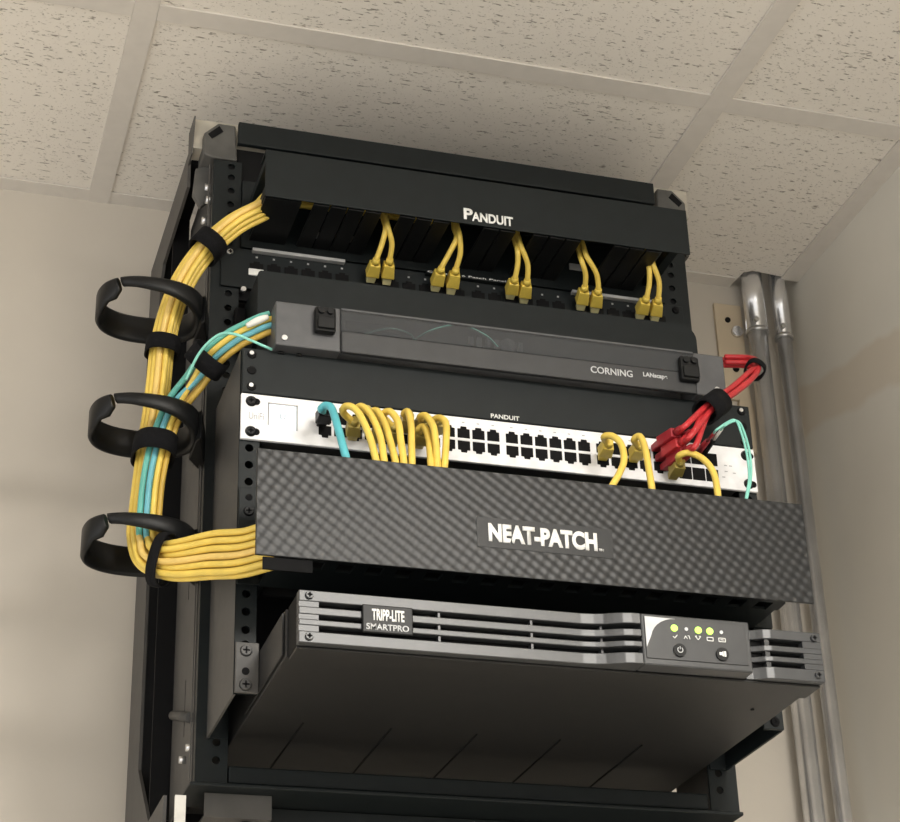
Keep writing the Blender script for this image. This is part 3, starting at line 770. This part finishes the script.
tops = [((376,261),(389.5,261)),((441,269.5),(455.6,270.7)),((514.5,279.6),(527,281.8)),((584.6,288),(598,291)),((646,299),(658,300))]
tips = [((370,281),(386,283.5)),((434.5,290),(450,293)),((509.5,297.5),(523,302)),((580,309),(594,311.5)),((639,317.5),(654,320))]
joint = [((385.5,229),(388,227)),((456.5,238),(459.5,236)),((517.5,250),(521,246)),((582,262),(586.5,256)),((649,267),(653,264))]
nm = ['first','second','third','fourth','fifth']
for i in range(5):
    for s_ in (0, 1):
        p = at(*tips[i][s_], -4.4); tp = at(*tops[i][s_], -31); d = tp-p
        t = thing('patch_cable', '%s yellow cord of the %s pair from the left on the patch panel' % (('left', 'right')[s_], nm[i]), 'patch cable', (p.x, -4, p.z), 'yellow patch cords on the patch panel')
        q0 = rj_plug(t, p, d, 'yboot', 'yclear', d.length/36)
        en = at(*joint[i][s_], -52-4*s_)
        bow = V(2.0 if s_ else .8, -3, 1); dn = d.normalized()
        up_ = V(0, .35, 1)
        MB().tube(curve([q0-dn*7, q0+dn*1, q0.lerp(en, .42)+bow, en, en+V(-.5,5,14), en+V(-1 if s_ else 1,10,26)]), 2.7, 10).build('cord', 'yellow', t)

# ------------------------------------------------------------------ cables on the switch
def sw_cord(pts, jacket, boot, label, r=3.1, blen=.72, group=None, start=None):
    P = [at(*a) for a in pts]
    t = thing('patch_cable', label, 'patch cable', P[0], group)
    d = (P[1]-P[0]); d = V(d.x*.35, min(d.y, -18), d.z*.35+2)
    q0 = rj_plug(t, P[0], d, boot, boot, blen)
    MB().tube(curve([q0-d.normalized()*5] + P[1:]), r, 10).build('cord', jacket, t)
YP = YB-2.9
sw_cord([(321,424,YP),(321,409,-157),(326,405.5,-164),(332,409,-170),(338,428,-180),(346,457,-188),(351,474,-186)], 'cyan', 'blackp', 'cyan patch cord at the left end of the white switch', r=3.4)
yl = [
 ([(352,438,YP),(343,412,-158),(347,406,-166),(357,411,-174),(368,432,-182),(376,460,-189),(380,480,-186)], 'first'),
 ([(364,424,YP),(357,409,-158),(362,406.5,-166),(371,415,-174),(380,436,-182),(384,460,-189),(386,480,-186)], 'second'),
 ([(378,441,YP),(372,414,-156),(377,411,-163),(385,424,-171),(391,444,-180),(395.5,462,-188),(398,480,-186)], 'third'),
 ([(392,444,YP),(383,416,-158),(390,411.5,-168),(398,422,-177),(401,442,-184),(404,463,-190),(405,482,-187)], 'fourth'),
 ([(404,430,YP),(404,414,-156),(408,412,-164),(411,425,-173),(411.5,444,-182),(412,464,-189),(412,482,-186)], 'fifth'),
 ([(418,446,YP),(418,430,-154),(424,427,-161),(428.5,438,-170),(430,452,-180),(431,466,-188),(432,484,-186)], 'sixth'),
 ([(419,432,YP),(420,417,-156),(426,416,-165),(433,426,-174),(436,444,-182),(437.5,467,-189),(438,484,-186)], 'seventh'),
 ([(433,434,YP),(434,420,-156),(440,418,-164),(446,424,-172),(446,444,-181),(444.5,467,-189),(444,484,-186)], 'eighth')]
for pts, n_ in yl:
    sw_cord(pts, 'yellow', 'oboot', 'yellow patch cord, %s from the left in the crowded group on the white switch' % n_)
sw_cord([(602,458,YP),(604,437,-160),(612,436,-168),(621,444,-175),(624,460,-182),(619,474,-188),(611,488,-192),(607,500,-188)], 'yellow', 'yboot', 'yellow patch cord curving left of two single cords on the switch')
sw_cord([(633,460,YP),(634,440,-160),(640,436.5,-168),(645,448,-176),(649,470,-184),(652,490,-191),(653,505,-188)], 'yellow', 'yboot', 'yellow patch cord just left of the red cords on the switch')
sw_cord([(672,477,YP),(679,456,-158),(690,453,-166),(704,460,-173),(714,474,-180),(718,496,-190),(718.5,510,-188)], 'yellow', 'oboot', 'yellow patch cord arching right from below the red plugs')

# red cords to the right
reds = [((655,449),(677,432),-3,3),((659,459),(682,442),3,3),((663,453),(686,436),-3,-3),((664,468),(687,451),3,-3)]
rn = ['upper left', 'lower left', 'upper right', 'lower right']
for i, (a, b_, ou, ov) in enumerate(reds):
    p = at(*a, YP); e = at(*b_, -160)
    t = thing('red_patch_cable', 'red cord with its plug %s of the four red plugs on the switch' % rn[i], 'patch cable', p, 'red cords looped at the right of the rack')
    d = (e-p); q0 = rj_plug(t, p, d, 'redd' if i != 1 else 'red', 'redd', 1.1)
    nrm = V(.5,-.3,-.8).normalized(); o_ = nrm*ou + V(0,-1,0)*ov
    c1 = at(709,408,-160)+o_; c2 = at(735,389,-140)+o_; c3 = at(752,374,-120)+o_; c4 = at(757,367,-108)+V(0,0,ou)+V(0,-ov,0); c5 = at(748,362,-84)+V(0,0,ou)+V(0,-ov,0); c6 = at(724,361,-68)+V(0,0,ou)+V(0,-ov,0); c7 = at(700,358,-60)+V(0,0,ou)+V(0,-ov,0)
    MB().tube(curve([q0-d.normalized()*5, q0+d.normalized()*8, c1, c2, c3, c4, c5, c6]), 2.75, 10).build('cord', 'red', t)
def strap_at(p, T, a, b_, L, label):
    T = T.normalized(); u = T.cross(V(0,1,0)).normalized(); strap(p, (u, T.cross(u).normalized(), T), a, b_, L, label)
strap_at(at(712,407,-159), at(735,389,-140)-at(709,408,-160), 10.5, 10.5, 30, 'black velcro strap across the red cords below the housing corner')
strap_at(at(755,369.5,-113), at(757,362,-100)-at(752,378,-125), 8, 8, 9, 'black band round the red cords where they turn back')
box('corner_latch', 'blackp', FH, 455, 474, -100, -88, 122, 129, bev=1) if False else None
q = MB(); q.box(454.2, 470, -96, -60, 125, 130.5, bev=.8); q.build('side_clip', 'blackp', FH)
# fibre pair with black connectors
for k_ in (0, 1):
    t = thing('fiber_cable', '%s of two thin aqua fiber cords looping down at the right end of the switch' % ('outer', 'inner')[1-k_], 'cable', at(690,448,YP))
    p = at(698+k_*6, 452, YP); e = at(715+k_*7, 432-k_*3, -166)
    MB().cyl(p, p.lerp(e, .55), 3.4, 2.6, 12).build('connector', 'redd' if k_ == 0 else 'blackp', t)
    MB().cyl(p.lerp(e, .5), e, 1.7, 1.3, 10).build('boot', 'sheath' if k_ else 'redd', t)
    MB().tube(curve([p.lerp(e, .9), e+(e-p).normalized()*6, at(734+k_*3,420+k_*1,-172), at(741+k_*3,432,-177), at(747+k_*3,455,-184), at(749+k_*2,478,-190), at(746+k_,498,-194), at(745,512,-192)]), 1.15, 8).build('cord', 'aqua', t)

# ------------------------------------------------------------------ light
w = bpy.data.worlds.new('room_light'); sc.world = w; w.use_nodes = True
bg = w.node_tree.nodes['Background']; bg.inputs['Color'].default_value = (1.0,.985,.955,1); bg.inputs['Strength'].default_value = 1.2
def area(name, loc, rot, sx, sy, e, col=(1,.965,.91)):
    L = bpy.data.lights.new(name, 'AREA'); L.shape = 'RECTANGLE'; L.size = sx; L.size_y = sy; L.energy = e; L.color = col
    o = bpy.data.objects.new(name, L); COL.objects.link(o); o.location = Vector(loc)*S; o.rotation_euler = rot; return o
area('ceiling_lamp', (440, -2190, 487), (0, 0, 0), .56, 1.16, 82)
area('ceiling_lamp', (-1006, -2498, 487), (0, 0, 0), 1.16, .56, 8)
area('left_fill_light', (-2500, -2300, -300), (math.radians(90), 0, math.radians(-48)), 1.4, 1.2, 11, (1,.98,.96))  # added soft light from the left, no window known there

cam = bpy.data.cameras.new('camera'); co = bpy.data.objects.new('camera', cam); COL.objects.link(co)
cam.sensor_width = 36; cam.lens = FOC/900*36; cam.clip_start = .05; cam.clip_end = 50
co.matrix_world = Matrix(((_R.x,_U.x,-_F.x,CAM.x*S),(_R.y,_U.y,-_F.y,CAM.y*S),(_R.z,_U.z,-_F.z,CAM.z*S),(0,0,0,1)))
sc.camera = co
sc.view_settings.view_transform = 'Standard'; sc.view_settings.look = 'None'
sc.view_settings.exposure = 0; sc.view_settings.gamma = 1; sc.view_settings.use_curve_mapping = False
